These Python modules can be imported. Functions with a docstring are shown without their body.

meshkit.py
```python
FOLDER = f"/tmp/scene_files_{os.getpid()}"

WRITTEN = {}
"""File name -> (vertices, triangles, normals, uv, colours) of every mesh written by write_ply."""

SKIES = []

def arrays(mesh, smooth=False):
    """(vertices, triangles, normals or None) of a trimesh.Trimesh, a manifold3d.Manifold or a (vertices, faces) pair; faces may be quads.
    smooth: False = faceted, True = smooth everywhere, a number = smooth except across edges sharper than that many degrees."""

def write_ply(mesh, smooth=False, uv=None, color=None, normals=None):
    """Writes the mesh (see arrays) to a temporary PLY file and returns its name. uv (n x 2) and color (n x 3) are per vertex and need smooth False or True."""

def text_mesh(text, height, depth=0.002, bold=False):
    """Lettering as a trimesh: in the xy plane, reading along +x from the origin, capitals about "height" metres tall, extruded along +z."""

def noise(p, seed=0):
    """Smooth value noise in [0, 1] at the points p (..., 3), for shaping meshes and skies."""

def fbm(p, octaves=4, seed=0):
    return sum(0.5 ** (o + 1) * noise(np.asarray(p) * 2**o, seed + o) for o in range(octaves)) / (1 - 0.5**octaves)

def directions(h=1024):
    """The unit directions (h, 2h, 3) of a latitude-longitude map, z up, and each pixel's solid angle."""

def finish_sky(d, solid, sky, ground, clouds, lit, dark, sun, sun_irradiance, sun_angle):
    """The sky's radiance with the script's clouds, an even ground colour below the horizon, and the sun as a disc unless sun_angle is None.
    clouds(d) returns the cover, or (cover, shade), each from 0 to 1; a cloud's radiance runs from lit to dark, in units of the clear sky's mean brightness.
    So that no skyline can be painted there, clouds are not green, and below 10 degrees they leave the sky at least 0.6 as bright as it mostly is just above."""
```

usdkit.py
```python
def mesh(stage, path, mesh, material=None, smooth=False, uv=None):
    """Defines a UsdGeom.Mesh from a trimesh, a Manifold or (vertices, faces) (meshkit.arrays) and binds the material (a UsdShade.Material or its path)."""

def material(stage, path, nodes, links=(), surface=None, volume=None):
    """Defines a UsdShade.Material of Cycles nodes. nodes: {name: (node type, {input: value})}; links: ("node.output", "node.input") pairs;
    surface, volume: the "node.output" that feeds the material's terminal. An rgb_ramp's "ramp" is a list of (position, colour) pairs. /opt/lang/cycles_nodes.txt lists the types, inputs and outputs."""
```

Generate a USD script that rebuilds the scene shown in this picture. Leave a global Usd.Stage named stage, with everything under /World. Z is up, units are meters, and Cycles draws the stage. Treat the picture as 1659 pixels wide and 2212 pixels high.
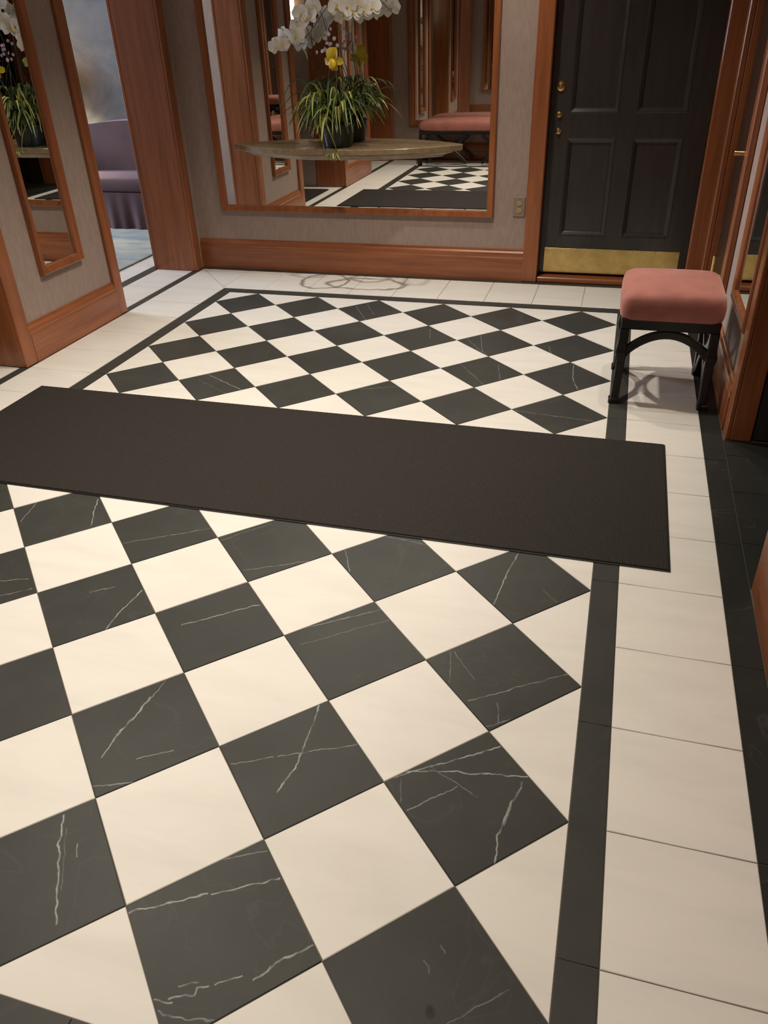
import math, random
import numpy as np, trimesh, shapely
from shapely.geometry import Polygon
from pxr import Usd, UsdGeom, UsdLux, UsdShade, Gf, Sdf, Vt
import usdkit, meshkit

random.seed(7); RNG = np.random.RandomState(11)
stage = Usd.Stage.CreateInMemory()
UsdGeom.SetStageUpAxis(stage, UsdGeom.Tokens.z); UsdGeom.SetStageMetersPerUnit(stage, 1.0)
UsdGeom.Xform.Define(stage, '/World'); UsdGeom.Scope.Define(stage, '/World/Looks')

# ------------------------------------------------------------------ camera, exposure, lights
EXPOSURE = 0.0
cam = UsdGeom.Camera.Define(stage, '/World/camera')
RIGHT = (0.96103234, 0.27468437, -0.03107003); DOWN = (0.12083928, -0.51852474, -0.84648093); FWD = (-0.24862566, 0.80974106, -0.53151171)
EYE = (-0.05123106, -1.80240337, 1.51971953)
cam.AddTransformOp().Set(Gf.Matrix4d(*RIGHT, 0, *[-x for x in DOWN], 0, *[-x for x in FWD], 0, *EYE, 1))
cam.CreateHorizontalApertureAttr(36.0); cam.CreateVerticalApertureAttr(36.0 * 2212 / 1659)
cam.CreateFocalLengthAttr(36.0 * 1670.6 / 1659); cam.CreateClippingRangeAttr(Gf.Vec2f(0.02, 100))
cam.CreateExposureAttr(EXPOSURE)

WARM = (1.0, 0.90, 0.76)
# recessed ceiling lamps: x, y, power (W), cone half angle
LAMPS = [(-2.0, 0.10, 58, 50, 'near the middle of the floor'), (-1.40, 1.85, 54, 55, 'over the far half of the chequered floor'), (-0.60, -1.15, 44, 60, 'above the photographer'),  # the lamp above the photographer is fill, added for the near floor and stool
         (0.21, 1.96, 11, 32, 'above the rose stool'), (-0.95, 2.72, 24, 62, 'in front of the wide mirror')]  # the lamp by the mirror is added to brighten shelf, flowers and door
# the window of the room beyond (cool daylight) and the shaded wall lamp of the entrance recess are set where they are built
WINDOW_POWER = 32.0
SCONCE = 3.0

# ------------------------------------------------------------------ helpers
used = {}
def numbered(path):
    n = used.get(path, 0); used[path] = n + 1
    return path if n == 0 else f'{path}_{n:03d}'

def custom(prim, label=None, cat=None, group=None, kind=None):
    for k, v in (('label', label), ('category', cat), ('group', group), ('kind', kind)):
        if v: prim.SetCustomDataByKey(k, v)
    return prim

def thing(name, label, cat, loc=(0, 0, 0), rotz=0.0, group=None, kind=None):
    path = numbered('/World/' + name)
    x = UsdGeom.Xform.Define(stage, path)
    x.AddTranslateOp().Set(Gf.Vec3d(*loc))
    if rotz: x.AddRotateZOp().Set(rotz)
    return custom(x.GetPrim(), label, cat, group, kind)

def obj(name, mesh, mat, parent=None, smooth=False, label=None, kind=None):
    base = str(parent.GetPath()) if parent is not None else '/World'
    path = numbered(base + '/' + name)
    m = usdkit.mesh(stage, path, mesh, mat, smooth=smooth)
    return custom(m.GetPrim(), label, None, None, kind)

def top(name, mesh, mat, label, cat, smooth=False, group=None, kind=None):
    return custom(obj(name, mesh, mat, None, smooth), label, cat, group, kind)

def dup(root, label, loc, rotz=0.0, group=None):
    was = root.GetCustomData()
    r = thing(root.GetName().rstrip('0123456789').rstrip('_'), label, was['category'], loc, rotz, group or was.get('group'))
    r.GetReferences().AddInternalReference(root.GetPath()); r.SetInstanceable(True)
    return r

cat_ = lambda ms: trimesh.util.concatenate([m for m in ms])
def tm(v, f): return trimesh.Trimesh(np.asarray(v, float), np.asarray(f, int), process=False)
def shift(m, d): m = m.copy(); m.apply_translation(d); return m

def bx(x0, x1, y0, y1, z0, z1, r=0.003):
    r = min(r, (x1-x0)/2.5, (y1-y0)/2.5, (z1-z0)/2.5)
    P = []
    for sx in (0, 1):
        for sy in (0, 1):
            for sz in (0, 1):
                c = np.array([(x0, x1)[sx], (y0, y1)[sy], (z0, z1)[sz]]); s = np.array([1-2*sx, 1-2*sy, 1-2*sz])
                for k in range(3):
                    d = np.full(3, r) * s; d[k] = 0
                    P.append(c + d)
    return trimesh.convex.convex_hull(np.array(P))

def box(x0, x1, y0, y1, z0, z1):
    return trimesh.creation.box(bounds=[[x0, y0, z0], [x1, y1, z1]])

def prism(poly, z0, z1, ch=0.0012):
    """Convex polygon (ccw) as a slab with a small chamfer round its top."""
    p = np.asarray(poly, float)
    inner = np.array(Polygon(p).buffer(-ch, join_style=2).exterior.coords)[:-1]
    if len(inner) != len(p): inner = p.mean(0) + (p - p.mean(0)) * 0.99
    else:
        k = np.argmin(((inner - p[0])**2).sum(1)); inner = np.roll(inner, -k, 0)
        if np.dot(inner[1]-inner[0], p[1]-p[0]) < 0: inner = np.roll(inner[::-1], 1, 0)
    n = len(p)
    v = np.vstack([np.c_[p, np.full(n, z0)], np.c_[p, np.full(n, z1-ch)], np.c_[inner, np.full(n, z1)]])
    f = []
    for r in (0, n):
        for i in range(n):
            j = (i+1) % n
            f += [(r+i, r+j, r+n+j), (r+i, r+n+j, r+n+i)]
    for i in range(1, n-1): f += [(2*n, 2*n+i, 2*n+i+1), (0, i+1, i)]
    return tm(v, f)

def ring_sweep(rect, profile, M):
    """Mitred rectangular moulding. rect (u0,u1,v0,v1); profile [(outward offset, height)], closed; M maps (u,v,h) to the world."""
    u0, u1, v0, v1 = rect; V = []
    for o, h in profile:
        for u, v in ((u0-o, v0-o), (u1+o, v0-o), (u1+o, v1+o), (u0-o, v1+o)): V.append(M(u, v, h))
    n = len(profile); F = []
    for k in range(n):
        a, b = 4*k, 4*((k+1) % n)
        for i in range(4):
            j = (i+1) % 4
            F += [(a+i, a+j, b+j), (a+i, b+j, b+i)]
    m = tm(V, F); m.fix_normals(); return m

def run_profile(A, B, out, profile):
    """Extrude profile [(d, z)] (d measured along out from the wall) from A to B (xy)."""
    A, B, out = (np.array(x, float) for x in (A, B, out)); n = len(profile); V = []
    for q in (A, B):
        for d, z in profile: V.append((*(q + out*d), z))
    F = []
    for i in range(n):
        j = (i+1) % n; F += [(i, j, n+j), (i, n+j, n+i)]
    tri = shapely.constrained_delaunay_triangles(Polygon(profile)) if hasattr(shapely, 'constrained_delaunay_triangles') else None
    from trimesh.creation import triangulate_polygon
    pv, pf = triangulate_polygon(Polygon(profile), engine='earcut')
    idx = [int(np.argmin(((np.array(profile) - p)**2).sum(1))) for p in pv]
    for a, b, c in pf: F += [(idx[a], idx[b], idx[c]), (n+idx[a], n+idx[c], n+idx[b])]
    m = tm(V, F); m.fix_normals(); return m

def lathe(profile, n=32, center=(0, 0, 0)):
    m = trimesh.creation.revolve(np.array(profile, float), sections=n); return shift(m, center)

def tube(points, radii, sides=8):
    p = np.asarray(points, float); k = len(p); r = np.broadcast_to(radii, (k,))
    t = np.gradient(p, axis=0); t /= np.linalg.norm(t, axis=1, keepdims=True)
    ref = np.array([0, 0, 1.0]) if abs(t[:, 2]).mean() < 0.9 else np.array([1.0, 0, 0])
    a = np.cross(t, ref); a /= np.linalg.norm(a, axis=1, keepdims=True); b = np.cross(t, a)
    g = np.arange(sides) * 2*np.pi/sides
    v = (p[:, None] + r[:, None, None]*(np.cos(g)[None, :, None]*a[:, None] + np.sin(g)[None, :, None]*b[:, None])).reshape(-1, 3)
    f = []
    for i in range(k-1):
        for j in range(sides):
            q = (j+1) % sides
            f += [(i*sides+j, i*sides+q, (i+1)*sides+q), (i*sides+j, (i+1)*sides+q, (i+1)*sides+j)]
    v = np.vstack([v, p[0], p[-1]]); e0, e1 = k*sides, k*sides+1
    for j in range(sides):
        q = (j+1) % sides
        f += [(e0, q, j), (e1, (k-1)*sides+j, (k-1)*sides+q)]
    m = tm(v, f); m.fix_normals(); return m

def bar_path(points, w, h, side):
    """Rectangular bar swept along points lying in a plane; side = unit vector across the plane; w across, h in plane."""
    p = np.asarray(points, float); t = np.gradient(p, axis=0); t /= np.linalg.norm(t, axis=1, keepdims=True)
    s = np.array(side, float); nrm = np.cross(t, s); k = len(p); c = min(w, h)*0.18
    sec = [(-w/2+c, -h/2), (w/2-c, -h/2), (w/2, -h/2+c), (w/2, h/2-c), (w/2-c, h/2), (-w/2+c, h/2), (-w/2, h/2-c), (-w/2, -h/2+c)]
    v = np.array([[p[i] + s*a + nrm[i]*b for a, b in sec] for i in range(k)]).reshape(-1, 3); n = 8; f = []
    for i in range(k-1):
        for j in range(n):
            q = (j+1) % n
            f += [(i*n+j, i*n+q, (i+1)*n+q), (i*n+j, (i+1)*n+q, (i+1)*n+j)]
    for j in range(1, n-1): f += [(0, j+1, j), ((k-1)*n, (k-1)*n+j, (k-1)*n+j+1)]
    m = tm(v, f); m.fix_normals(); return m

def spline(pts, n):
    from scipy.interpolate import CubicSpline
    pts = np.asarray(pts, float); d = np.r_[0, np.cumsum(np.linalg.norm(np.diff(pts, axis=0), axis=1))]
    return CubicSpline(d, pts)(np.linspace(0, d[-1], n))

def cushion(w, d, z0, h, dome=0.02, e=0.22, n=40):
    """Plump rectangular cushion: flat below, rounded sides, domed top; centred on x, y."""
    ang = np.linspace(0, 2*np.pi, n, endpoint=False)
    sg = lambda c, k: np.sign(c)*np.abs(c)**k
    ox, oy = sg(np.cos(ang), e*1.4), sg(np.sin(ang), e*1.4)
    prof = [(0.955, 0.0), (0.985, 0.10), (1.0, 0.3), (1.0, 0.55), (0.985, 0.75), (0.95, 0.9), (0.88, 0.985), (0.75, 1.0), (0.5, 1.0), (0.25, 1.0)]
    V = []
    for s, z in prof:
        x, y = ox*w/2*s, oy*d/2*s
        zz = z0 + h*z + (dome*(1-np.clip(np.abs(x)/(w/2), 0, 1)**2)*(1-np.clip(np.abs(y)/(d/2), 0, 1)**2) if z > 0.7 else 0*x)
        V.append(np.c_[x, y, zz if np.ndim(zz) else np.full(n, zz)])
    V = np.vstack(V + [[[0, 0, z0]], [[0, 0, z0+h+dome]]]); k = len(prof); F = []
    for i in range(k-1):
        for j in range(n):
            q = (j+1) % n
            F += [(i*n+j, i*n+q, (i+1)*n+q), (i*n+j, (i+1)*n+q, (i+1)*n+j)]
    for j in range(n):
        q = (j+1) % n
        F += [(k*n, q, j), (k*n+1, (k-1)*n+j, (k-1)*n+q)]
    return tm(V, F)

# ------------------------------------------------------------------ materials
def mat(name, nodes, links=(), surface='p.BSDF'):
    return usdkit.material(stage, '/World/Looks/' + name, nodes, links, surface=surface)

def plain(name, base, rough=0.5, **kw):
    return mat(name, {'p': ('principled_bsdf', {'base_color': base, 'roughness': rough, **kw})})

def noisy(name, a, b, scale=(8, 8, 8), rough=0.5, detail=4, bump=0.0, bscale=None, lo=0.35, hi=0.65, distortion=0.0, **kw):
    nodes = {'g': ('geometry', {}), 'm': ('mapping', {'scale': scale}), 'n': ('noise_texture', {'scale': 1.0, 'detail': detail, 'roughness': 0.6, 'distortion': distortion}),
             'r': ('rgb_ramp', {'ramp': [(lo, a), (hi, b)]}), 'p': ('principled_bsdf', {'roughness': rough, **kw})}
    links = [('g.position', 'm.vector'), ('m.vector', 'n.vector'), ('n.fac', 'r.fac'), ('r.color', 'p.base_color')]
    if bump:
        nodes['m2'] = ('mapping', {'scale': bscale or scale}); nodes['n2'] = ('noise_texture', {'scale': 1.0, 'detail': 2})
        nodes['b'] = ('bump', {'strength': bump, 'distance': 0.002})
        links += [('g.position', 'm2.vector'), ('m2.vector', 'n2.vector'), ('n2.fac', 'b.height'), ('b.normal', 'p.normal')]
    return mat(name, nodes, links)

def wood(name, axis):
    s = [26.0, 26.0, 26.0]; s[axis] = 1.6
    return noisy(name, (0.225, 0.070, 0.024), (0.34, 0.112, 0.040), scale=tuple(s), rough=0.32, detail=6, distortion=0.4, coat_weight=0.25, coat_roughness=0.15, bump=0.05, bscale=tuple(x*5 for x in s))
WOOD = [wood('cherry_wood_x', 0), wood('cherry_wood_y', 1), wood('cherry_wood_z', 2)]
FABRIC = noisy('taupe_wallcovering', (0.31, 0.232, 0.198), (0.36, 0.272, 0.232), scale=(60, 60, 14), rough=0.85, bump=0.25, bscale=(500, 500, 160))
CEILING = plain('ceiling_paint', (0.62, 0.55, 0.46), 0.9)
GROUT = plain('grout', (0.11, 0.095, 0.075), 0.9)
BLACKPAINT = noisy('black_door_paint', (0.030, 0.026, 0.025), (0.038, 0.033, 0.031), scale=(30, 30, 4), rough=0.24, bump=0.06, bscale=(90, 90, 12))
BRASS = noisy('aged_brass', (0.60, 0.43, 0.16), (0.76, 0.56, 0.22), scale=(14, 14, 14), rough=0.30, metallic=1.0)
BRASS_BRIGHT = plain('polished_brass', (0.80, 0.56, 0.24), 0.2, metallic=1.0)
MIRROR = plain('mirror_silver', (0.80, 0.80, 0.77), 0.0, metallic=1.0)
VELVET = noisy('rose_velvet', (0.37, 0.132, 0.106), (0.46, 0.170, 0.137), scale=(9, 9, 9), rough=0.75, sheen_weight=0.5, sheen_roughness=0.4, sheen_tint=(1.0, 0.62, 0.52), bump=0.08, bscale=(400, 400, 400))
EBONY = plain('ebonised_wood', (0.011, 0.008, 0.008), 0.3)
STONE = noisy('brown_green_stone', (0.17, 0.115, 0.065), (0.30, 0.215, 0.125), scale=(13, 13, 13), rough=0.25, detail=8, distortion=1.2, lo=0.3, hi=0.7)
SOFA = noisy('plum_velvet', (0.040, 0.012, 0.012), (0.060, 0.019, 0.018), scale=(6, 6, 6), rough=0.8, sheen_weight=0.25, sheen_roughness=0.5, sheen_tint=(0.75, 0.6, 0.85))
MURAL = noisy('clouded_blue_wallpaper', (0.044, 0.052, 0.070), (0.130, 0.138, 0.148), scale=(1.7, 1.7, 2.2), rough=0.8, detail=8, lo=0.3, hi=0.72, distortion=0.8)
RUG = noisy('pale_blue_carpet', (0.24, 0.31, 0.36), (0.42, 0.44, 0.38), scale=(3.2, 7, 4), rough=0.95, detail=5, lo=0.38, hi=0.62, bump=0.3, bscale=(300, 300, 300))
OUTLET = plain('taupe_plastic', (0.26, 0.19, 0.155), 0.4)
OUTLET2 = plain('tan_plastic', (0.40, 0.31, 0.16), 0.4)
DARK = plain('dark_slot', (0.01, 0.01, 0.01), 0.6)
POT = plain('black_glazed_pot', (0.010, 0.012, 0.008), 0.3)
SOIL = noisy('potting_bark', (0.02, 0.013, 0.008), (0.06, 0.04, 0.02), scale=(60, 60, 60), rough=0.95)
PETAL = mat('white_petal', {'d': ('principled_bsdf', {'base_color': (0.86, 0.83, 0.80), 'roughness': 0.55}), 't': ('translucent_bsdf', {'color': (0.8, 0.78, 0.72)}), 'p': ('mix_closure', {'fac': 0.25})}, [('d.BSDF', 'p.closure1'), ('t.BSDF', 'p.closure2')], 'p.closure')
def leafmat(name, a, b, tr):
    return mat(name, {'g': ('geometry', {}), 'n': ('noise_texture', {'scale': 9.0, 'detail': 3}), 'r': ('rgb_ramp', {'ramp': [(0.35, a), (0.65, b)]}), 'gl': ('principled_bsdf', {'roughness': 0.4}),
                      't': ('translucent_bsdf', {'color': tr}), 'p': ('mix_closure', {'fac': 0.25})},
               [('g.position', 'n.vector'), ('n.fac', 'r.fac'), ('r.color', 'gl.base_color'), ('gl.BSDF', 'p.closure1'), ('t.BSDF', 'p.closure2')], 'p.closure')
LEAVES = [leafmat('light_green_leaf', (0.30, 0.32, 0.065), (0.50, 0.50, 0.17), (0.40, 0.45, 0.09)), leafmat('mid_green_leaf', (0.10, 0.145, 0.03), (0.19, 0.24, 0.06), (0.2, 0.28, 0.05)), leafmat('deep_green_leaf', (0.030, 0.055, 0.014), (0.065, 0.10, 0.026), (0.08, 0.13, 0.03))]
YELLOW = plain('yellow_petal', (0.46, 0.34, 0.015), 0.5)
YELLOW2 = plain('gold_petal', (0.62, 0.44, 0.015), 0.4)
LILAC = plain('lilac_blossom', (0.50, 0.42, 0.50), 0.6)
STEM = plain('orchid_stem', (0.07, 0.085, 0.025), 0.5)
TWIG = plain('brown_twig', (0.035, 0.016, 0.009), 0.8)
CARD = plain('cream_card', (0.50, 0.42, 0.26), 0.7)
LAMPMETAL = plain('lamp_trim', (0.45, 0.40, 0.33), 0.4)
SHADE = mat('lit_shade', {'e': ('emission', {'color': (1.0, 0.80, 0.50), 'strength': SCONCE})}, surface='e.emission')
BULB = mat('lamp_lens', {'e': ('emission', {'color': (1.0, 0.85, 0.62), 'strength': 6.0})}, surface='e.emission')
GLASSPANE = mat('window_pane', {'t': ('transparent_bsdf', {}), 'g': ('glossy_bsdf', {'roughness': 0.02}), 'f': ('fresnel', {'IOR': 1.45}), 'p': ('mix_closure', {})}, [('f.fac', 'p.fac'), ('t.BSDF', 'p.closure1'), ('g.BSDF', 'p.closure2')], 'p.closure')
DARKWOOD = noisy('dark_oak', (0.022, 0.011, 0.006), (0.040, 0.020, 0.011), scale=(26, 26, 1.6), rough=0.35)
MAT = mat('black_ribbed_mat', {
    'g': ('geometry', {}), 'm': ('mapping', {'scale': (110, 150, 110)}), 'v': ('voronoi_texture', {'scale': 1.0, 'randomness': 0.35}), 'b': ('bump', {'strength': 0.9, 'distance': 0.003}),
    'n': ('noise_texture', {'scale': 260.0, 'detail': 2}), 'r': ('rgb_ramp', {'ramp': [(0.0, (0.021, 0.018, 0.016)), (0.64, (0.030, 0.025, 0.023)), (0.80, (0.09, 0.075, 0.06))]}),
    'p': ('principled_bsdf', {'roughness': 0.85, 'specular_ior_level': 0.25})},
    [('g.position', 'm.vector'), ('m.vector', 'v.vector'), ('v.distance', 'b.height'), ('g.position', 'n.vector'), ('n.fac', 'r.fac'), ('r.color', 'p.base_color'), ('b.normal', 'p.normal')])

FLOOR_ROUGH = 0.5
def white_marble(name, off, a=(0.73, 0.705, 0.66), b=(0.79, 0.765, 0.72), swirl=None):
    nodes = {'g': ('geometry', {}), 'm': ('mapping', {'location': (off*3.1, off*1.7, off), 'scale': (2.2, 9.0, 5), 'rotation': (0, 0, 0.5 + off)}),
             'n': ('noise_texture', {'scale': 1.0, 'detail': 5, 'roughness': 0.6, 'distortion': 0.6}), 'r': ('rgb_ramp', {'ramp': [(0.30, a), (0.60, b)]}),
             'p': ('principled_bsdf', {'roughness': FLOOR_ROUGH, 'ior': 1.5, 'specular_ior_level': 0.3})}
    links = [('g.position', 'm.vector'), ('m.vector', 'n.vector'), ('n.fac', 'r.fac')]
    last = 'r.color'
    for k, (cx, cy, rx, ry, w, st) in enumerate(swirl or []):
        nodes.update({f'wn{k}': ('noise_texture', {'scale': 7.0, 'detail': 2}), f'wa{k}': ('vector_math', {'math_type': 'subtract', 'vector2': (0.5, 0.5, 0.5)}), f'ws{k}': ('vector_math', {'math_type': 'scale', 'scale': 0.10}),
                      f'wp{k}': ('vector_math', {'math_type': 'add'}), f'c{k}': ('vector_math', {'math_type': 'subtract', 'vector2': (cx, cy, 0)}), f'e{k}': ('vector_math', {'math_type': 'multiply', 'vector2': (1/rx, 1/ry, 0)}),
                      f'l{k}': ('vector_math', {'math_type': 'length'}), f's{k}': ('math', {'math_type': 'subtract', 'value2': 1.0}), f'ab{k}': ('math', {'math_type': 'absolute'}),
                      f'mr{k}': ('map_range', {'from_min': 0.0, 'from_max': w, 'to_min': st, 'to_max': 0.0, 'clamp': True}), f'mx{k}': ('mix', {'color2': (0.20, 0.155, 0.095)})})
        links += [('g.position', f'wn{k}.vector'), (f'wn{k}.color', f'wa{k}.vector1'), (f'wa{k}.vector', f'ws{k}.vector1'), ('g.position', f'wp{k}.vector1'), (f'ws{k}.vector', f'wp{k}.vector2'), (f'wp{k}.vector', f'c{k}.vector1'),
                  (f'c{k}.vector', f'e{k}.vector1'), (f'e{k}.vector', f'l{k}.vector1'), (f'l{k}.value', f's{k}.value1'), (f's{k}.value', f'ab{k}.value1'), (f'ab{k}.value', f'mr{k}.value'), (f'mr{k}.result', f'mx{k}.fac'), (last, f'mx{k}.color1')]
        last = f'mx{k}.color'
    links.append((last, 'p.base_color'))
    return mat(name, nodes, links)

def black_marble(name, off, veins=(), faint=0.5, dark=1.0, blots=()):
    """Near-black marble with faint clouding and white veins; veins: polylines in floor coordinates with a width and a strength."""
    nodes = {'g': ('geometry', {}), 'm': ('mapping', {'location': (off*2.3, -off*1.9, off*0.7), 'scale': (1, 1, 1)}),
             'cl': ('noise_texture', {'scale': 4.0, 'detail': 6, 'roughness': 0.65}), 'rc': ('rgb_ramp', {'ramp': [(0.35, tuple(dark*c for c in (0.040, 0.041, 0.038))), (0.7, tuple(dark*c for c in (0.053, 0.055, 0.050)))]}),
             'fv': ('noise_texture', {'scale': 2.6, 'detail': 3, 'roughness': 0.5, 'distortion': 0.9}), 'f1': ('math', {'math_type': 'subtract', 'value2': 0.5}), 'f2': ('math', {'math_type': 'absolute'}),
             'f3': ('map_range', {'from_min': 0.0, 'from_max': 0.006, 'to_min': 0.10*faint, 'to_max': 0.0, 'clamp': True}), 'fm': ('mix', {'color2': (0.30, 0.31, 0.29)}),
             'wn': ('noise_texture', {'scale': 26.0, 'detail': 2, 'roughness': 0.6}), 'wa': ('vector_math', {'math_type': 'subtract', 'vector2': (0.5, 0.5, 0.5)}), 'ws': ('vector_math', {'math_type': 'scale', 'scale': 0.018}),
             'wp': ('vector_math', {'math_type': 'add'}), 'wf': ('vector_math', {'math_type': 'multiply', 'vector2': (1, 1, 0)}), 'br': ('noise_texture', {'scale': 30.0, 'detail': 2}),
             'bm': ('map_range', {'from_min': 0.33, 'from_max': 0.55, 'to_min': 0.25, 'to_max': 1.0, 'clamp': True}),
             'p': ('principled_bsdf', {'roughness': FLOOR_ROUGH, 'ior': 1.5, 'specular_ior_level': 0.3})}
    links = [('g.position', 'm.vector'), ('m.vector', 'cl.vector'), ('cl.fac', 'rc.fac'), ('m.vector', 'fv.vector'), ('fv.fac', 'f1.value1'), ('f1.value', 'f2.value1'), ('f2.value', 'f3.value'), ('f3.result', 'fm.fac'), ('rc.color', 'fm.color1'),
             ('g.position', 'wn.vector'), ('wn.color', 'wa.vector1'), ('wa.vector', 'ws.vector1'), ('g.position', 'wp.vector1'), ('ws.vector', 'wp.vector2'), ('wp.vector', 'wf.vector1'), ('g.position', 'br.vector'), ('br.fac', 'bm.value')]
    last, k, total = 'fm.color', 0, None
    for pts, w, st in veins:
        for a, b in zip(pts[:-1], pts[1:]):
            a, b = np.array(a), np.array(b); d = b - a; L2 = float(d @ d)
            nodes.update({f'a{k}': ('vector_math', {'math_type': 'subtract', 'vector2': (*a, 0)}), f'd{k}': ('vector_math', {'math_type': 'dot_product', 'vector2': (*(d/L2), 0)}), f'h{k}': ('clamp', {}),
                          f's{k}': ('vector_math', {'math_type': 'scale', 'vector1': (*d, 0)}), f'r{k}': ('vector_math', {'math_type': 'subtract'}), f'l{k}': ('vector_math', {'math_type': 'length'}),
                          f'q{k}': ('map_range', {'from_min': w*0.12, 'from_max': w*0.62, 'to_min': st*0.75, 'to_max': 0.0, 'clamp': True})})
            links += [('wf.vector', f'a{k}.vector1'), (f'a{k}.vector', f'd{k}.vector1'), (f'd{k}.value', f'h{k}.value'), (f'h{k}.result', f's{k}.scale'), (f'a{k}.vector', f'r{k}.vector1'), (f's{k}.vector', f'r{k}.vector2'),
                      (f'r{k}.vector', f'l{k}.vector1'), (f'l{k}.value', f'q{k}.value')]
            if total is None: total = f'q{k}.result'
            else:
                nodes[f'x{k}'] = ('math', {'math_type': 'maximum'}); links += [(total, f'x{k}.value1'), (f'q{k}.result', f'x{k}.value2')]; total = f'x{k}.value'
            k += 1
    for x, y, r in blots:
        nodes.update({f'ba{k}': ('vector_math', {'math_type': 'distance', 'vector2': (x, y, 0)}), f'bq{k}': ('map_range', {'from_min': r*0.5, 'from_max': r, 'to_min': 0.7, 'to_max': 0.0, 'clamp': True}), f'bx{k}': ('mix', {'color2': (0.012, 0.010, 0.008)})})
        links += [('wf.vector', f'ba{k}.vector1'), (f'ba{k}.value', f'bq{k}.value'), (f'bq{k}.result', f'bx{k}.fac'), (last, f'bx{k}.color1')]; last = f'bx{k}.color'; k += 1
    if total:
        nodes['vb'] = ('math', {'math_type': 'multiply'}); nodes['vm'] = ('mix', {'color2': (0.50, 0.52, 0.49)})
        links += [(total, 'vb.value1'), ('bm.result', 'vb.value2'), ('vb.value', 'vm.fac'), (last, 'vm.color1')]; last = 'vm.color'
    links.append((last, 'p.base_color'))
    return mat(name, nodes, links)
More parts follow.
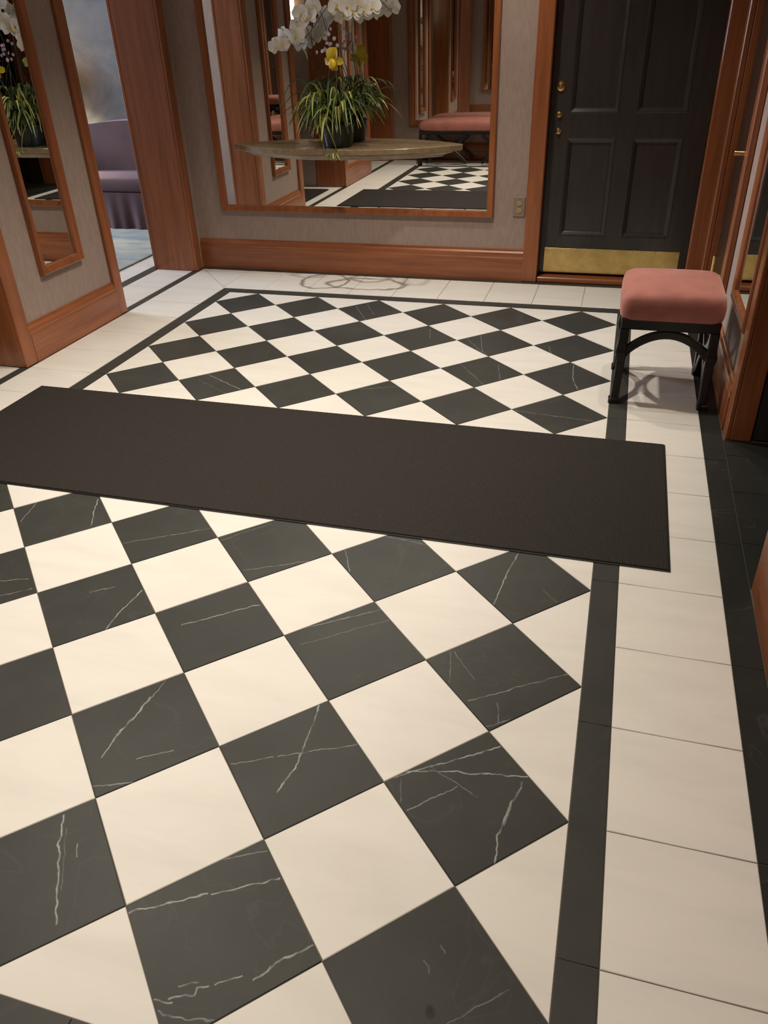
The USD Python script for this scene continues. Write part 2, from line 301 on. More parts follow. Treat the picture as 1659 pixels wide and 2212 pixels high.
VEINS = {
    (-9, 4): [([(-1.621, 2.866), (-1.48, 2.613)], 0.0034, 0.6), ([(-1.561, 2.916), (-1.461, 2.725)], 0.0034, 0.6)],
    (-7, 0): [([(-2.046, 1.614), (-1.776, 1.456)], 0.0042, 0.9), ([(-2.052, 1.532), (-1.832, 1.402)], 0.003, 0.35)],
    (-7, 4): [([(-1.054, 2.521), (-1.019, 2.367)], 0.0034, 0.6)],
    (-6, 5): [([(-0.744, 2.467), (-0.691, 2.221), (-0.643, 2.146)], 0.0034, 0.6), ([(-0.805, 2.393), (-0.696, 2.22)], 0.0034, 0.6)],
    (-5, 2): [([(-1.189, 1.588), (-1.023, 1.658)], 0.0034, 0.6)],
    (-5, 4): [([(-0.579, 2.05), (-0.537, 1.843)], 0.0034, 0.6), ([(-0.767, 2.012), (-0.608, 1.768)], 0.0034, 0.6)],
    (-5, 6): [([(-0.349, 2.376), (-0.323, 2.265)], 0.0034, 0.6)],
    (-4, -3): [([(-2.094, 0.27), (-2.065, 0.141)], 0.0034, 0.6), ([(-1.873, 0.351), (-1.833, 0.265), (-1.785, 0.179)], 0.0042, 0.9)],
    (-4, 5): [([(-0.196, 2.114), (-0.188, 1.951), (-0.155, 1.804)], 0.0042, 0.9)],
    (-3, -4): [([(-1.888, -0.192), (-1.801, -0.155)], 0.0034, 0.6), ([(-1.833, -0.259), (-1.756, -0.203)], 0.0034, 0.6)],
    (-3, -2): [([(-1.607, 0.104), (-1.343, 0.263)], 0.0034, 0.6)],
    (-3, 4): [([(-0.412, 1.5), (-0.242, 1.475), (-0.062, 1.459)], 0.0034, 0.6)],
    (-2, -3): [([(-1.557, -0.171), (-1.491, -0.128)], 0.0034, 0.6), ([(-1.394, -0.121), (-1.397, -0.163), (-1.408, -0.236), (-1.402, -0.32)], 0.0042, 0.9)],
    (-2, -1): [([(-1.116, 0.055), (-0.919, 0.16)], 0.0034, 0.6), ([(-1.274, 0.202), (-1.14, 0.344)], 0.003, 0.35)],
    (-1, -2): [([(-1.184, -0.248), (-0.992, -0.099)], 0.0042, 0.9)],
    (-1, 0): [([(-0.829, 0.255), (-0.771, 0.134)], 0.0034, 0.6), ([(-0.722, 0.359), (-0.561, 0.344)], 0.0034, 0.6)],
    (0, -3): [([(-1.122, -0.536), (-1.123, -0.623), (-1.138, -0.674), (-1.133, -0.7), (-1.131, -0.751)], 0.0042, 0.9), ([(-1.044, -0.734), (-1.017, -0.715), (-0.968, -0.686)], 0.0034, 0.6), ([(-1.106, -0.835), (-1.011, -0.798)], 0.0034, 0.6), ([(-1.111, -0.472), (-1.124, -0.613), (-1.137, -0.684)], 0.0034, 0.6)],
    (0, -1): [([(-0.835, -0.185), (-0.616, -0.032)], 0.0034, 0.6), ([(-0.8, -0.242), (-0.578, -0.073)], 0.003, 0.35)],
    (0, 1): [([(-0.247, 0.362), (-0.27, 0.231), (-0.285, 0.075)], 0.0042, 0.9), ([(-0.149, 0.183), (-0.099, 0.131)], 0.003, 0.35)],
    (1, -4): [([(-1.123, -0.918), (-1.086, -0.991), (-0.977, -1.15)], 0.0042, 0.9), ([(-1.095, -0.953), (-1.014, -1.082)], 0.003, 0.35), ([(-1.045, -0.981), (-1.03, -1.006)], 0.0034, 0.6)],
    (1, -2): [([(-0.664, -0.45), (-0.657, -0.568), (-0.65, -0.643), (-0.665, -0.738)], 0.0042, 0.9), ([(-0.707, -0.638), (-0.524, -0.555)], 0.0034, 0.6), ([(-0.809, -0.692), (-0.716, -0.644)], 0.0034, 0.6)],
    (1, 0): [([(-0.287, -0.343), (-0.043, -0.178)], 0.0034, 0.6), ([(-0.373, -0.158), (-0.348, -0.288)], 0.003, 0.35), ([(-0.362, -0.164), (-0.283, -0.259)], 0.003, 0.35), ([(-0.225, -0.416), (-0.172, -0.381)], 0.0034, 0.6), ([(-0.209, -0.331), (-0.197, -0.398)], 0.003, 0.35)],
    (2, -3): [([(-0.577, -0.938), (-0.581, -0.94)], 0.0034, 0.6), ([(-0.513, -1.102), (-0.494, -1.087), (-0.459, -1.055)], 0.0034, 0.6), ([(-0.848, -1.088), (-0.756, -1.036), (-0.71, -1.012)], 0.0042, 0.9), ([(-0.701, -1.011), (-0.576, -0.938)], 0.0042, 0.9), ([(-0.712, -0.93), (-0.628, -0.884)], 0.0034, 0.6), ([(-0.711, -1.224), (-0.675, -1.222)], 0.0042, 0.9), ([(-0.683, -1.215), (-0.642, -1.2), (-0.642, -1.186), (-0.624, -1.178)], 0.0042, 0.9), ([(-0.612, -1.173), (-0.591, -1.158), (-0.572, -1.142)], 0.0042, 0.9), ([(-0.546, -1.142), (-0.508, -1.098), (-0.46, -1.054)], 0.0042, 0.9), ([(-0.676, -1.191), (-0.643, -1.176)], 0.0034, 0.6), ([(-0.693, -1.24), (-0.64, -1.242), (-0.584, -1.229)], 0.0034, 0.6)],
    (2, -1): [([(-0.426, -0.636), (-0.334, -0.575), (-0.179, -0.473)], 0.0042, 0.9), ([(-0.388, -0.604), (-0.273, -0.575), (-0.205, -0.566), (-0.102, -0.546)], 0.0042, 0.9), ([(-0.333, -0.578), (-0.208, -0.631)], 0.003, 0.35), ([(-0.358, -0.71), (-0.259, -0.617)], 0.0034, 0.6), ([(-0.112, -0.564), (-0.141, -0.693)], 0.0034, 0.6), ([(-0.392, -0.63), (-0.38, -0.693)], 0.003, 0.35), ([(-0.117, -0.58), (-0.151, -0.719), (-0.145, -0.744), (-0.144, -0.79)], 0.0042, 0.9)],
    (3, -2): [([(-0.24, -1.025), (-0.23, -1.034), (-0.229, -1.046)], 0.003, 0.35), ([(-0.177, -1.123), (-0.078, -1.038)], 0.003, 0.35), ([(-0.22, -0.989), (-0.208, -1.002)], 0.003, 0.35)],
}
# ------------------------------------------------------------------ the setting: floor
H = 2.75
S = 0.3048 / math.sqrt(2)
XL, XR, Y0, Y1 = -12*S, 0.0, -6*S, 14*S                         # the field of the chequered paving
floor = thing('floor', 'polished black and white chequered marble floor laid diagonally inside plain borders', 'floor', kind='structure')
obj('mortar_bed', cat_([box(-3.75, 1.8, -2.0, 3.9, -0.06, -0.0025), box(-5.1, -3.75, 0.1, 1.6, -0.06, -0.0025), box(-7.9, -3.75, 1.7, 5.8, -0.06, -0.0025), box(-3.75, -3.41, 3.9, 5.8, -0.06, -0.0025), box(-1.2, 1.1, -3.3, -2.0, -0.06, -0.0025)]), GROUT, floor)
GAP = 0.0010
WHITE = [white_marble(f'white_marble_{k}', o) for k, o in zip('abcd', (0.0, 1.3, 2.9, 4.4))]
SWIRL = white_marble('swirled_white_marble', 0.6, swirl=[(-2.02, 3.38, 0.17, 0.17, 0.12, 0.95), (-1.70, 3.36, 0.27, 0.13, 0.14, 0.9), (-1.72, 3.50, 0.13, 0.09, 0.30, 0.7), (-2.2, 3.52, 0.12, 0.06, 0.5, 0.4), (-1.38, 3.50, 0.09, 0.10, 0.4, 0.35)])
BLACK = [black_marble(f'black_marble_{k}', o, faint=f) for k, o, f in zip('abcd', (0.0, 1.7, 3.1, 4.9), (0.8, 0.5, 1.0, 0.4))]
STRIPM = black_marble('black_strip_marble', 7.7, faint=0.3)
OUTERM = black_marble('darker_black_marble', 9.3, faint=0.6, dark=0.5)  # black marble with a lowered base tone, for the right strip and lobby floor

def lay(poly, material, name='tile', top_z=0.0):
    """One slab of stone set in the bed."""
    poly = poly.buffer(-GAP, join_style=2)
    if poly.is_empty or poly.area < 2e-4: return
    poly = shapely.geometry.polygon.orient(poly.simplify(1e-5), 1.0)
    obj(name, prism(np.array(poly.exterior.coords)[:-1], -0.012, top_z - RNG.uniform(0, 0.0002)), material, floor)

field = shapely.box(XL, Y0, XR, Y1)
corner = lambda i, j: ((i+j-3)*S, (j-i)*S)
for i in range(-13, 8):
    for j in range(-13, 16):
        q = Polygon([corner(i, j), corner(i+1, j), corner(i+1, j+1), corner(i, j+1)]).intersection(field)
        if q.geom_type != 'Polygon' or q.area < 0.002: continue
        if (i+j) % 2:
            m = black_marble(f'veined_black_{abs(i)}_{abs(j)}_{int(i<0)}{int(j<0)}', 1.1*i+0.37*j, VEINS[(i, j)], 0.4, blots=[(-0.208, -1.114, 0.013), (-0.212, -1.106, 0.010)] if (i, j) == (3, -2) else ()) if (i, j) in VEINS else BLACK[(i*3+j*5) % 4]
        else: m = WHITE[(i*3+j*7) % 4]
        lay(q, m)

def ring(inner, outer, cuts_x, cuts_y, pick, name):
    (a0, a1, c0, c1), (b0, b1, d0, d1) = inner, outer               # x0,x1,y0,y1
    sides = {'left': ([(b0, d0), (a0, c0), (a0, c1), (b0, d1)], cuts_y, 1), 'right': ([(a1, c0), (b1, d0), (b1, d1), (a1, c1)], cuts_y, 1),
             'back': ([(a0, c1), (a1, c1), (b1, d1), (b0, d1)], cuts_x, 0), 'front': ([(b0, d0), (b1, d0), (a1, c0), (a0, c0)], cuts_x, 0)}
    for side, (pts, cuts, ax) in sides.items():
        P = Polygon(pts); e = [-9.0] + sorted(cuts) + [9.0]
        for lo, hi in zip(e[:-1], e[1:]):
            q = P.intersection(shapely.box(lo, -9, hi, 9) if ax == 0 else shapely.box(-9, lo, 9, hi))
            if q.geom_type == 'Polygon' and q.area > 1e-4: lay(q, pick(side, (lo+hi)/2), name)
JY = [-0.033 + 0.3077*k for k in range(-6, 13)]
JX = [-0.224 - 0.3077*k for k in range(-2, 11)]
R0 = (XL, XR, Y0, Y1); R1 = (XL-0.083, 0.081, Y0-0.085, Y1+0.088); R2 = (-3.060, 0.391, -1.83, 3.555); R3 = (-3.115, 0.475, -1.89, 3.610)
count = [0]
def white_pick(side, at):
    count[0] += 1
    return SWIRL if side == 'back' and -2.4 < at < -1.3 else WHITE[count[0] % 4]
ring(R0, R1, JX[::2], JY[1::2], lambda s, a: STRIPM, 'border_strip')
ring(R1, R2, JX, JY, white_pick, 'tile')
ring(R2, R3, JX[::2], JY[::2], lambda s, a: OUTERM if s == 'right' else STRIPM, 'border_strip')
def patch(x0, x1, y0, y1, cx, cy, pick, name='tile'):
    ex = [x0] + [c for c in sorted(cx) if x0+0.02 < c < x1-0.02] + [x1]; ey = [y0] + [c for c in sorted(cy) if y0+0.02 < c < y1-0.02] + [y1]
    for a, b in zip(ex[:-1], ex[1:]):
        for c, d in zip(ey[:-1], ey[1:]): lay(shapely.box(a, c, b, d), pick(), name)
wp = lambda: WHITE[RNG.randint(4)]
patch(-3.41, -3.115, 2.48, 3.63, [], JY, wp)                          # the sill of the opening to the room beyond
patch(-3.49, -3.41, 1.7, 5.7, [], JY[::2], lambda: STRIPM, 'border_strip')
patch(-3.68, -3.49, 1.7, 5.7, [], [1.7+0.62*k for k in range(8)], wp)
patch(-5.0, -3.115, 0.22, 1.49, [-3.42, -3.73, -4.03, -4.34, -4.65], JY, wp)
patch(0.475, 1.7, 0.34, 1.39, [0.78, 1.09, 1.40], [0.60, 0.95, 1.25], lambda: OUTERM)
patch(-3.8, -3.115, -1.75, -0.78, [-3.42], JY, wp)

# ------------------------------------------------------------------ walls and ceiling
top('ceiling', cat_([box(-3.9, 1.9, -2.0, 3.9, H, H+0.1), box(-5.2, -3.9, 0.0, 1.7, H, H+0.1), box(-8, -3.9, 1.7, 5.9, H, H+0.1), box(-3.9, -3.2, 3.9, 5.9, H, H+0.1), box(-1.3, 1.2, -3.5, -2.0, H, H+0.1)]), CEILING, 'plain cream ceiling above the hall, set with small round lamps', 'ceiling', kind='structure')
top('wall_back', cat_([box(-3.09, -0.575, 3.63, 3.82, 0, H), box(0.405, 0.80, 3.63, 3.82, 0, H), box(-0.575, 0.405, 3.63, 3.82, 2.07, H), box(-0.7, 0.55, 3.80, 3.86, 0, H)]), FABRIC, 'taupe fabric covered back wall holding the wide mirror and the black door', 'wall', kind='structure')
LH = 2.20
top('wall_left', cat_([box(-3.30, -3.09, 1.51, 2.48, 0, LH), box(-3.41, -3.09, -0.76, 0.20, 0, LH), box(-3.41, -3.09, 3.50, 3.82, 0, LH), box(-3.41, -3.09, -2.0, -1.77, 0, LH), box(-3.41, -3.09, -2.0, 3.82, LH, H)]), FABRIC, 'taupe wall along the row of openings, opposite the stool', 'wall', kind='structure')
top('wall_right', cat_([box(0.50, 0.58, 1.41, 2.44, 0, H), box(0.58, 0.80, 1.46, 2.44, 0, H), box(0.50, 0.80, -2.0, 0.32, 0, H), box(0.50, 0.80, 3.50, 3.63, 0, H), box(0.50, 0.80, 0.32, 1.41, LH, H), box(0.50, 0.80, 2.44, 3.50, 2.07, H), box(0.62, 0.80, 2.44, 3.50, 0, 2.07)]), FABRIC, 'taupe wall beside the rose stool', 'wall', kind='structure')
top('wall_front', cat_([box(-3.09, -0.585, -2.02, -1.89, 0, H), box(0.465, 0.50, -2.02, -1.89, 0, H), box(-0.585, 0.465, -2.02, -1.89, 2.07, H), box(-1.2, 1.1, -3.45, -3.35, 0, H), box(-1.2, -1.1, -3.35, -2.02, 0, H), box(1.0, 1.1, -3.35, -2.02, 0, H)]), FABRIC, 'taupe wall behind the photographer, seen only in the wide mirror', 'wall', kind='structure')
top('wall_entrance', cat_([box(-5.1, -3.41, 0.10, 0.20, 0, H), box(-5.1, -3.30, 1.51, 1.61, 0, H), box(-5.2, -5.1, 0.10, 1.61, 0, H)]), FABRIC, 'taupe walls enclosing the entrance recess with the second mat', 'wall', kind='structure')
top('wall_alcove', cat_([box(-3.9, -3.8, -1.87, -0.66, 0, H), box(-3.8, -3.41, -0.76, -0.66, 0, H), box(-3.8, -3.41, -1.87, -1.77, 0, H)]), FABRIC, 'taupe walls of the shallow alcove seen in the wide mirror', 'wall', kind='structure')
top('wall_vestibule', cat_([box(1.75, 1.85, 0.2, 1.6, 0, H), box(0.80, 1.75, 0.20, 0.32, 0, H), box(0.80, 1.75, 1.46, 1.58, 0, H)]), DARKWOOD, 'dark panelled walls of the unlit lobby beyond the open black door', 'wall', kind='structure')
top('wall_sitting_room', box(-7.7, -3.41, 5.70, 5.82, 0, H), MURAL, 'wall with clouded blue and grey paper behind the plum sofa', 'wall', kind='structure')
top('wall_sitting_side', cat_([box(-7.82, -7.7, 1.61, 2.6, 0, H), box(-7.82, -7.7, 4.8, 5.82, 0, H), box(-7.82, -7.7, 2.6, 4.8, 0, 0.7), box(-7.82, -7.7, 2.6, 4.8, 2.5, H), box(-7.82, -5.1, 1.61, 1.73, 0, H)]), FABRIC, 'side walls of the sitting room around its tall window', 'wall', kind='structure')
top('wall_sitting_end', box(-3.41, -3.29, 3.82, 5.82, 0, H), FABRIC, 'end wall of the sitting room next to the sofa', 'wall', kind='structure')
win = thing('window_1', 'tall window lighting the sitting room from the side', 'window', kind='structure')
MW = lambda u, v, h: (-7.7 + h, u, v)
obj('window_frame', cat_([ring_sweep((2.65, 4.75, 0.75, 2.45), [(0.05, -0.06), (0.05, 0.02), (0, 0.02), (0, -0.06)], MW), box(-7.74, -7.70, 3.68, 3.72, 0.75, 2.45)]), WOOD[2], win)
obj('pane', box(-7.745, -7.74, 2.65, 4.75, 0.75, 2.45), GLASSPANE, win)
wl = UsdLux.RectLight.Define(stage, '/World/daylight'); wl.CreateWidthAttr(2.1); wl.CreateHeightAttr(1.8); wl.CreateIntensityAttr(WINDOW_POWER); wl.CreateColorAttr(Gf.Vec3f(0.74, 0.84, 1.0)); wl.CreateNormalizeAttr(False)
wl.AddTranslateOp().Set(Gf.Vec3d(-7.95, 3.7, 1.6)); wl.AddRotateYOp().Set(-90)

# skirting boards, one for each run
BASE = [(0, 0), (0.024, 0), (0.024, 0.150), (0.020, 0.158), (0.022, 0.170), (0.019, 0.186), (0.011, 0.196), (0.009, 0.206), (0, 0.210)]
def skirt(side, A, B, out, m, label):
    top('baseboard_' + side, run_profile(A, B, out, BASE), m, label, 'baseboard', kind='structure')
skirt('back', (-3.09, 3.63), (-0.66, 3.63), (0, -1), WOOD[0], 'moulded cherry baseboard under the wide mirror')
skirt('left', (-3.09, 1.585), (-3.09, 2.42), (1, 0), WOOD[1], 'cherry baseboard at the foot of the pier with the narrow mirror, by the opening to the sofa')
skirt('left', (-3.09, -0.68), (-3.09, 0.125), (1, 0), WOOD[1], 'cherry baseboard of the pier reflected under the stone shelf')
skirt('right', (0.50, 1.485), (0.50, 2.37), (-1, 0), WOOD[1], 'cherry baseboard behind the rose stool')
skirt('right', (0.50, -1.89), (0.50, 0.245), (-1, 0), WOOD[1], 'cherry baseboard at the picture edge, near end of the black floor')
skirt('front', (-3.09, -1.89), (-0.68, -1.89), (0, 1), WOOD[0], 'cherry baseboard behind the long reflected bench')

# wooden surrounds of the openings
def casing(x0, x1, y0, y1, z1=LH): return bx(x0, x1, y0, y1, 0, z1, 0.004)
def trim(n, label, parts):
    t = thing(f'trim_{n}', label, 'door trim', kind='structure')
    for name, m, w in parts: obj(name, m, w, t)
    return t
WZ = WOOD[2]
trim(1, 'cherry jamb and casing on the edge of the pier nearest the doormat end', [('jamb', bx(-3.30, -3.09, 1.49, 1.51, 0, LH), WZ), ('casing', casing(-3.09, -3.066, 1.49, 1.585), WZ), ('casing', casing(-3.324, -3.30, 1.49, 1.585), WZ)])
trim(2, 'cherry jamb and casing on the pier edge beside the view of the sofa', [('jamb', bx(-3.30, -3.09, 2.48, 2.50, 0, LH), WZ), ('casing', casing(-3.09, -3.066, 2.42, 2.50), WZ), ('casing', casing(-3.324, -3.30, 2.42, 2.50), WZ)])
trim(3, 'broad cherry jamb between the sofa and the wide mirror', [('jamb', bx(-3.41, -3.09, 3.475, 3.50, 0, LH), WZ), ('casing', casing(-3.09, -3.072, 3.475, 3.56), WZ), ('casing', casing(-3.434, -3.41, 3.475, 3.56), WZ)])
trim(4, 'cherry jamb of the reflected pier facing the second mat', [('jamb', bx(-3.41, -3.09, 0.20, 0.22, 0, LH), WZ), ('casing', casing(-3.09, -3.066, 0.125, 0.22), WZ)])
trim(5, 'cherry jamb of the reflected pier by the alcove', [('jamb', bx(-3.41, -3.09, -0.78, -0.76, 0, LH), WZ), ('casing', casing(-3.09, -3.066, -0.78, -0.68), WZ)])
trim(6, 'cherry jamb at the far side of the reflected alcove', [('jamb', bx(-3.41, -3.09, -1.77, -1.75, 0, LH), WZ), ('casing', casing(-3.09, -3.072, -1.86, -1.75), WZ)])
trim(7, 'cherry post by the stool where the black floor begins', [('jamb', bx(0.50, 0.582, 1.39, 1.41, 0, LH), WZ), ('casing', casing(0.480, 0.50, 1.39, 1.475), WZ)])
trim(8, 'cherry post at the picture edge on the near side of the black floor', [('jamb', bx(0.50, 0.80, 0.32, 0.34, 0, LH), WZ), ('casing', casing(0.478, 0.50, 0.245, 0.34), WZ)])
trim(9, 'cherry casing round the black door', [('casing', bx(-0.66, -0.56, 3.600, 3.632, 0, 2.15, 0.005), WZ), ('casing', bx(0.39, 0.485, 3.600, 3.632, 0, 2.15, 0.005), WZ), ('casing', bx(-0.56, 0.39, 3.600, 3.632, 2.05, 2.15, 0.005), WOOD[0]),
     ('jamb', bx(-0.575, -0.56, 3.632, 3.80, 0, 2.07), WZ), ('jamb', bx(0.39, 0.405, 3.632, 3.80, 0, 2.07), WZ), ('jamb', bx(-0.56, 0.39, 3.632, 3.80, 2.05, 2.07), WOOD[0]), ('threshold', bx(-0.56, 0.39, 3.612, 3.80, -0.002, 0.034, 0.006), WOOD[0])])
trim(10, 'cherry casing round the brown side door in the corner', [('casing', bx(0.468, 0.50, 3.40, 3.50, 0, 2.15, 0.005), WZ), ('casing', bx(0.468, 0.50, 2.37, 2.46, 0, 2.15, 0.005), WZ), ('casing', bx(0.468, 0.50, 2.46, 3.40, 2.05, 2.15, 0.005), WOOD[1]),
     ('jamb', bx(0.50, 0.615, 3.40, 3.42, 0, 2.07), WZ), ('jamb', bx(0.50, 0.615, 2.44, 2.46, 0, 2.07), WZ)])
trim(11, 'cherry casing round the doorway of the front wall', [('casing', bx(-0.685, -0.585, -1.89, -1.862, 0, 2.15, 0.005), WZ), ('casing', bx(0.455, 0.498, -1.89, -1.862, 0, 2.15, 0.005), WZ), ('casing', bx(-0.585, 0.455, -1.89, -1.862, 2.07, 2.15, 0.005), WOOD[0])])

# ------------------------------------------------------------------ doors
d1 = thing('door_1', 'black four panelled door with a brass kick plate', 'door', kind='structure')
DF = 3.695
stiles = shapely.box(-0.557, 0.046, 0.387, 2.047)
panels = [(-0.44, -0.142, 0.292, 0.885), (-0.042, 0.256, 0.292, 0.885), (-0.44, -0.142, 1.025, 1.93), (-0.042, 0.256, 1.025, 1.93)]
for a, b, c, d in panels: stiles = stiles.difference(shapely.box(a, c, b, d))
st = trimesh.creation.extrude_polygon(stiles, 0.022, engine='earcut')
v = st.vertices.copy(); st.vertices = np.c_[v[:, 0], DF + 0.022 - v[:, 2], v[:, 1]]; st.fix_normals()
obj('slab', cat_([st, box(-0.557, 0.387, DF+0.022, DF+0.045, 0.046, 2.047)]), BLACKPAINT, d1)
MB = lambda u, v, h: (u, DF - h, v)
for a, b, c, d in panels:
    obj('panel', cat_([ring_sweep((a, b, c, d), [(0.0, 0.0), (-0.004, 0.002), (-0.009, 0.001), (-0.016, -0.003), (-0.024, -0.008), (-0.029, -0.012), (-0.033, -0.018), (-0.033, -0.021), (0.0, -0.021)], MB), box(a+0.03, b-0.03, DF+0.017, DF+0.022, c+0.03, d-0.03)]), BLACKPAINT, d1)
kp = obj('kick_plate', bx(-0.527, 0.345, DF-0.003, DF, 0.052, 0.212, 0.001), BRASS, d1, label='wide brass kick plate')
for x in np.linspace(-0.515, 0.333, 7):
    for z in (0.062, 0.202): obj('screw', shift(trimesh.creation.icosphere(1, 0.0035), (x, DF-0.003, z)), BRASS, kp)
def rosette(x, z, r, name, parent, m):
    pr = [(0, 0), (r, 0), (r, 0.004), (r*0.86, 0.009), (r*0.55, 0.011), (r*0.5, 0.017), (r*0.42, 0.020), (0, 0.020)]
    k = lathe(pr, 28); k.apply_transform(trimesh.transformations.rotation_matrix(math.pi/2, (1, 0, 0))); return obj(name, shift(k, (x, DF, z)), m, parent, smooth=35)
rosette(-0.503, 1.175, 0.029, 'lock_cylinder', d1, BRASS_BRIGHT)
rosette(-0.500, 1.020, 0.019, 'bell_button', d1, BRASS); rosette(-0.497, 0.927, 0.019, 'bell_button', d1, BRASS_BRIGHT)

d2 = thing('door_2', 'dark brown wooden door in the side wall with a brass lever', 'door', kind='structure')
obj('slab', bx(0.535, 0.575, 2.463, 3.397, 0.012, 2.045), noisy('brown_door_wood', (0.035, 0.017, 0.010), (0.055, 0.026, 0.015), scale=(26, 26, 1.6), rough=0.4), d2)
obj('escutcheon', bx(0.530, 0.535, 2.505, 2.545, 0.87, 1.05, 0.001), BRASS, d2)
lv = obj('lever', tube([(0.530, 2.525, 0.955), (0.526, 2.525, 0.955), (0.5255, 2.525, 0.955), (0.45, 2.535, 0.955), (0.432, 2.538, 0.955), (0.428, 2.538, 0.955)], [0.019, 0.019, 0.012, 0.0125, 0.013, 0.008], 16), BRASS_BRIGHT, d2, smooth=50)
for z in (0.885, 1.035): obj('screw', shift(trimesh.creation.icosphere(1, 0.006), (0.529, 2.525, z)), BRASS_BRIGHT, d2)
for z in (0.22, 1.85): obj('hinge', cat_([trimesh.creation.cylinder(0.008, 0.10, sections=12, transform=trimesh.transformations.translation_matrix((0.527, 3.395, z))), box(0.528, 0.534, 3.36, 3.395, z-0.05, z+0.05)]), BRASS_BRIGHT, d2, label='brass hinge')
d3 = thing('door_3', 'black painted door standing open beside the cherry post', 'door', kind='structure')
obj('slab', bx(0.588, 1.50, 1.395, 1.44, 0.008, 2.15), BLACKPAINT, d3)
obj('push_plate', bx(1.36, 1.46, 1.392, 1.395, 0.95, 1.2, 0.001), BRASS, d3)

# ------------------------------------------------------------------ mirrors
FRAME = [(0.0, 0.0), (0.0, 0.012), (0.008, 0.022), (0.020, 0.026), (0.034, 0.028), (0.050, 0.033), (0.060, 0.030), (0.065, 0.020), (0.065, 0.0)]
def mirror(label, M, rect, scale=1.0, group=None):
    t = thing('wall_mirror', label, 'mirror', group=group)
    prof = [(o*scale, h) for o, h in FRAME]
    u0, u1, v0, v1 = rect
    obj('frame', ring_sweep(rect, prof, M), WOOD[2], t, smooth=25)
    P = [M(u, v, h) for h in (0.004, 0.0015) for u, v in ((u0-0.006, v0-0.006), (u1+0.006, v0-0.006), (u1+0.006, v1+0.006), (u0-0.006, v1+0.006))]
    obj('glass', trimesh.convex.convex_hull(np.array(P)), MIRROR, t)
    return t
mirror('wide cherry framed mirror behind the stone shelf', lambda u, v, h: (u, 3.63-h, v), (-2.824, -0.920, 0.454, 2.36), 0.68)
mirror('narrow tall mirror on the pier beside the sofa opening', lambda u, v, h: (-3.09+h, u, v), (1.845, 2.135, 0.458, 2.05), 0.70)
mirror('narrow tall mirror beside the rose stool', lambda u, v, h: (0.50-h*0.6, u, v), (1.60, 2.03, 0.45, 2.05), 0.70)
mirror('narrow mirror on the reflected pier near the alcove', lambda u, v, h: (-3.09+h, u, v), (-0.42, -0.15, 0.468, 2.05), 0.85)
mirror('wide mirror over the long bench, seen only by reflection', lambda u, v, h: (u, -1.89+h, v), (-2.803, -0.941, 0.472, 2.36))

# ------------------------------------------------------------------ outlet
o = thing('power_outlet', 'small taupe power outlet by the black door', 'outlet')
obj('cover_plate', bx(-0.746, -0.668, 3.622, 3.63, 0.420, 0.545, 0.003), OUTLET, o)
for z in (0.505, 0.460):
    s_ = trimesh.creation.cylinder(0.0165, 0.004, sections=24); s_.apply_transform(trimesh.transformations.rotation_matrix(math.pi/2, (1, 0, 0)))
    f_ = obj('socket', shift(s_, (-0.707, 3.6205, z)), OUTLET2, o)
    for dx, h in ((-0.006, 0.008), (0.006, 0.0065)): obj('slot', box(-0.708+dx, -0.706+dx, 3.6178, 3.619, z-h/2+0.002, z+h/2+0.002), DARK, f_)
    g_ = trimesh.creation.cylinder(0.0025, 0.002, sections=10); g_.apply_transform(trimesh.transformations.rotation_matrix(math.pi/2, (1, 0, 0)))
    obj('slot', shift(g_, (-0.707, 3.6182, z-0.009)), DARK, f_)

# ------------------------------------------------------------------ stone shelf and what stands on it
def bow(chord, depth, n=48, e=2.4):
    u = np.linspace(-1, 1, n); x = u*chord; y = -depth*(1-np.abs(u)**e) - 0.012
    return np.r_[[(-chord, 0.0)], np.c_[x, y], [(chord, 0.0)]]
def slab_stack(layers, cx, yw):
    """Layers (z, half chord, depth) lofted into one half-moon shelf against the wall plane yw."""
    rings = [np.c_[bow(c, d)[:, 0]+cx, bow(c, d)[:, 1]+yw, np.full(50, z)] for z, c, d in layers]; n = 50
    v = np.vstack(rings); f = []
    for k in range(len(layers)-1):
        for i in range(n):
            j = (i+1) % n; a, b = k*n, (k+1)*n
            f += [(a+i, a+j, b+j), (a+i, b+j, b+i)]
    for i in range(1, n-1): f += [(0, i+1, i), ((len(layers)-1)*n, (len(layers)-1)*n+i, (len(layers)-1)*n+i+1)]
    m = tm(v, f); m.fix_normals(); return m
sh = thing('stone_shelf', 'half moon stone shelf fixed across the wide mirror', 'shelf', (-1.9, 3.6255, 0.0))
obj('moulded_edge', slab_stack([(0.785, 0.66, 0.185), (0.790, 0.68, 0.20), (0.800, 0.69, 0.21), (0.810, 0.735, 0.235), (0.818, 0.75, 0.245), (0.822, 0.75, 0.245)], 0, 0), STONE, sh, smooth=30)
obj('slab', slab_stack([(0.822, 0.795, 0.268), (0.826, 0.802, 0.273), (0.854, 0.806, 0.277), (0.858, 0.803, 0.274), (0.860, 0.797, 0.27)], 0, 0), STONE, sh, smooth=30)
cd = top('paper_card', bx(-0.03, 0.03, -0.05, 0.05, 0, 0.0015, 0.0003), CARD, 'small cream card lying on the stone shelf beside the pot', 'card')
xf = UsdGeom.Xformable(cd); xf.AddTranslateOp().Set(Gf.Vec3d(-2.15, 3.50, 0.8602)); xf.AddRotateZOp().Set(14)

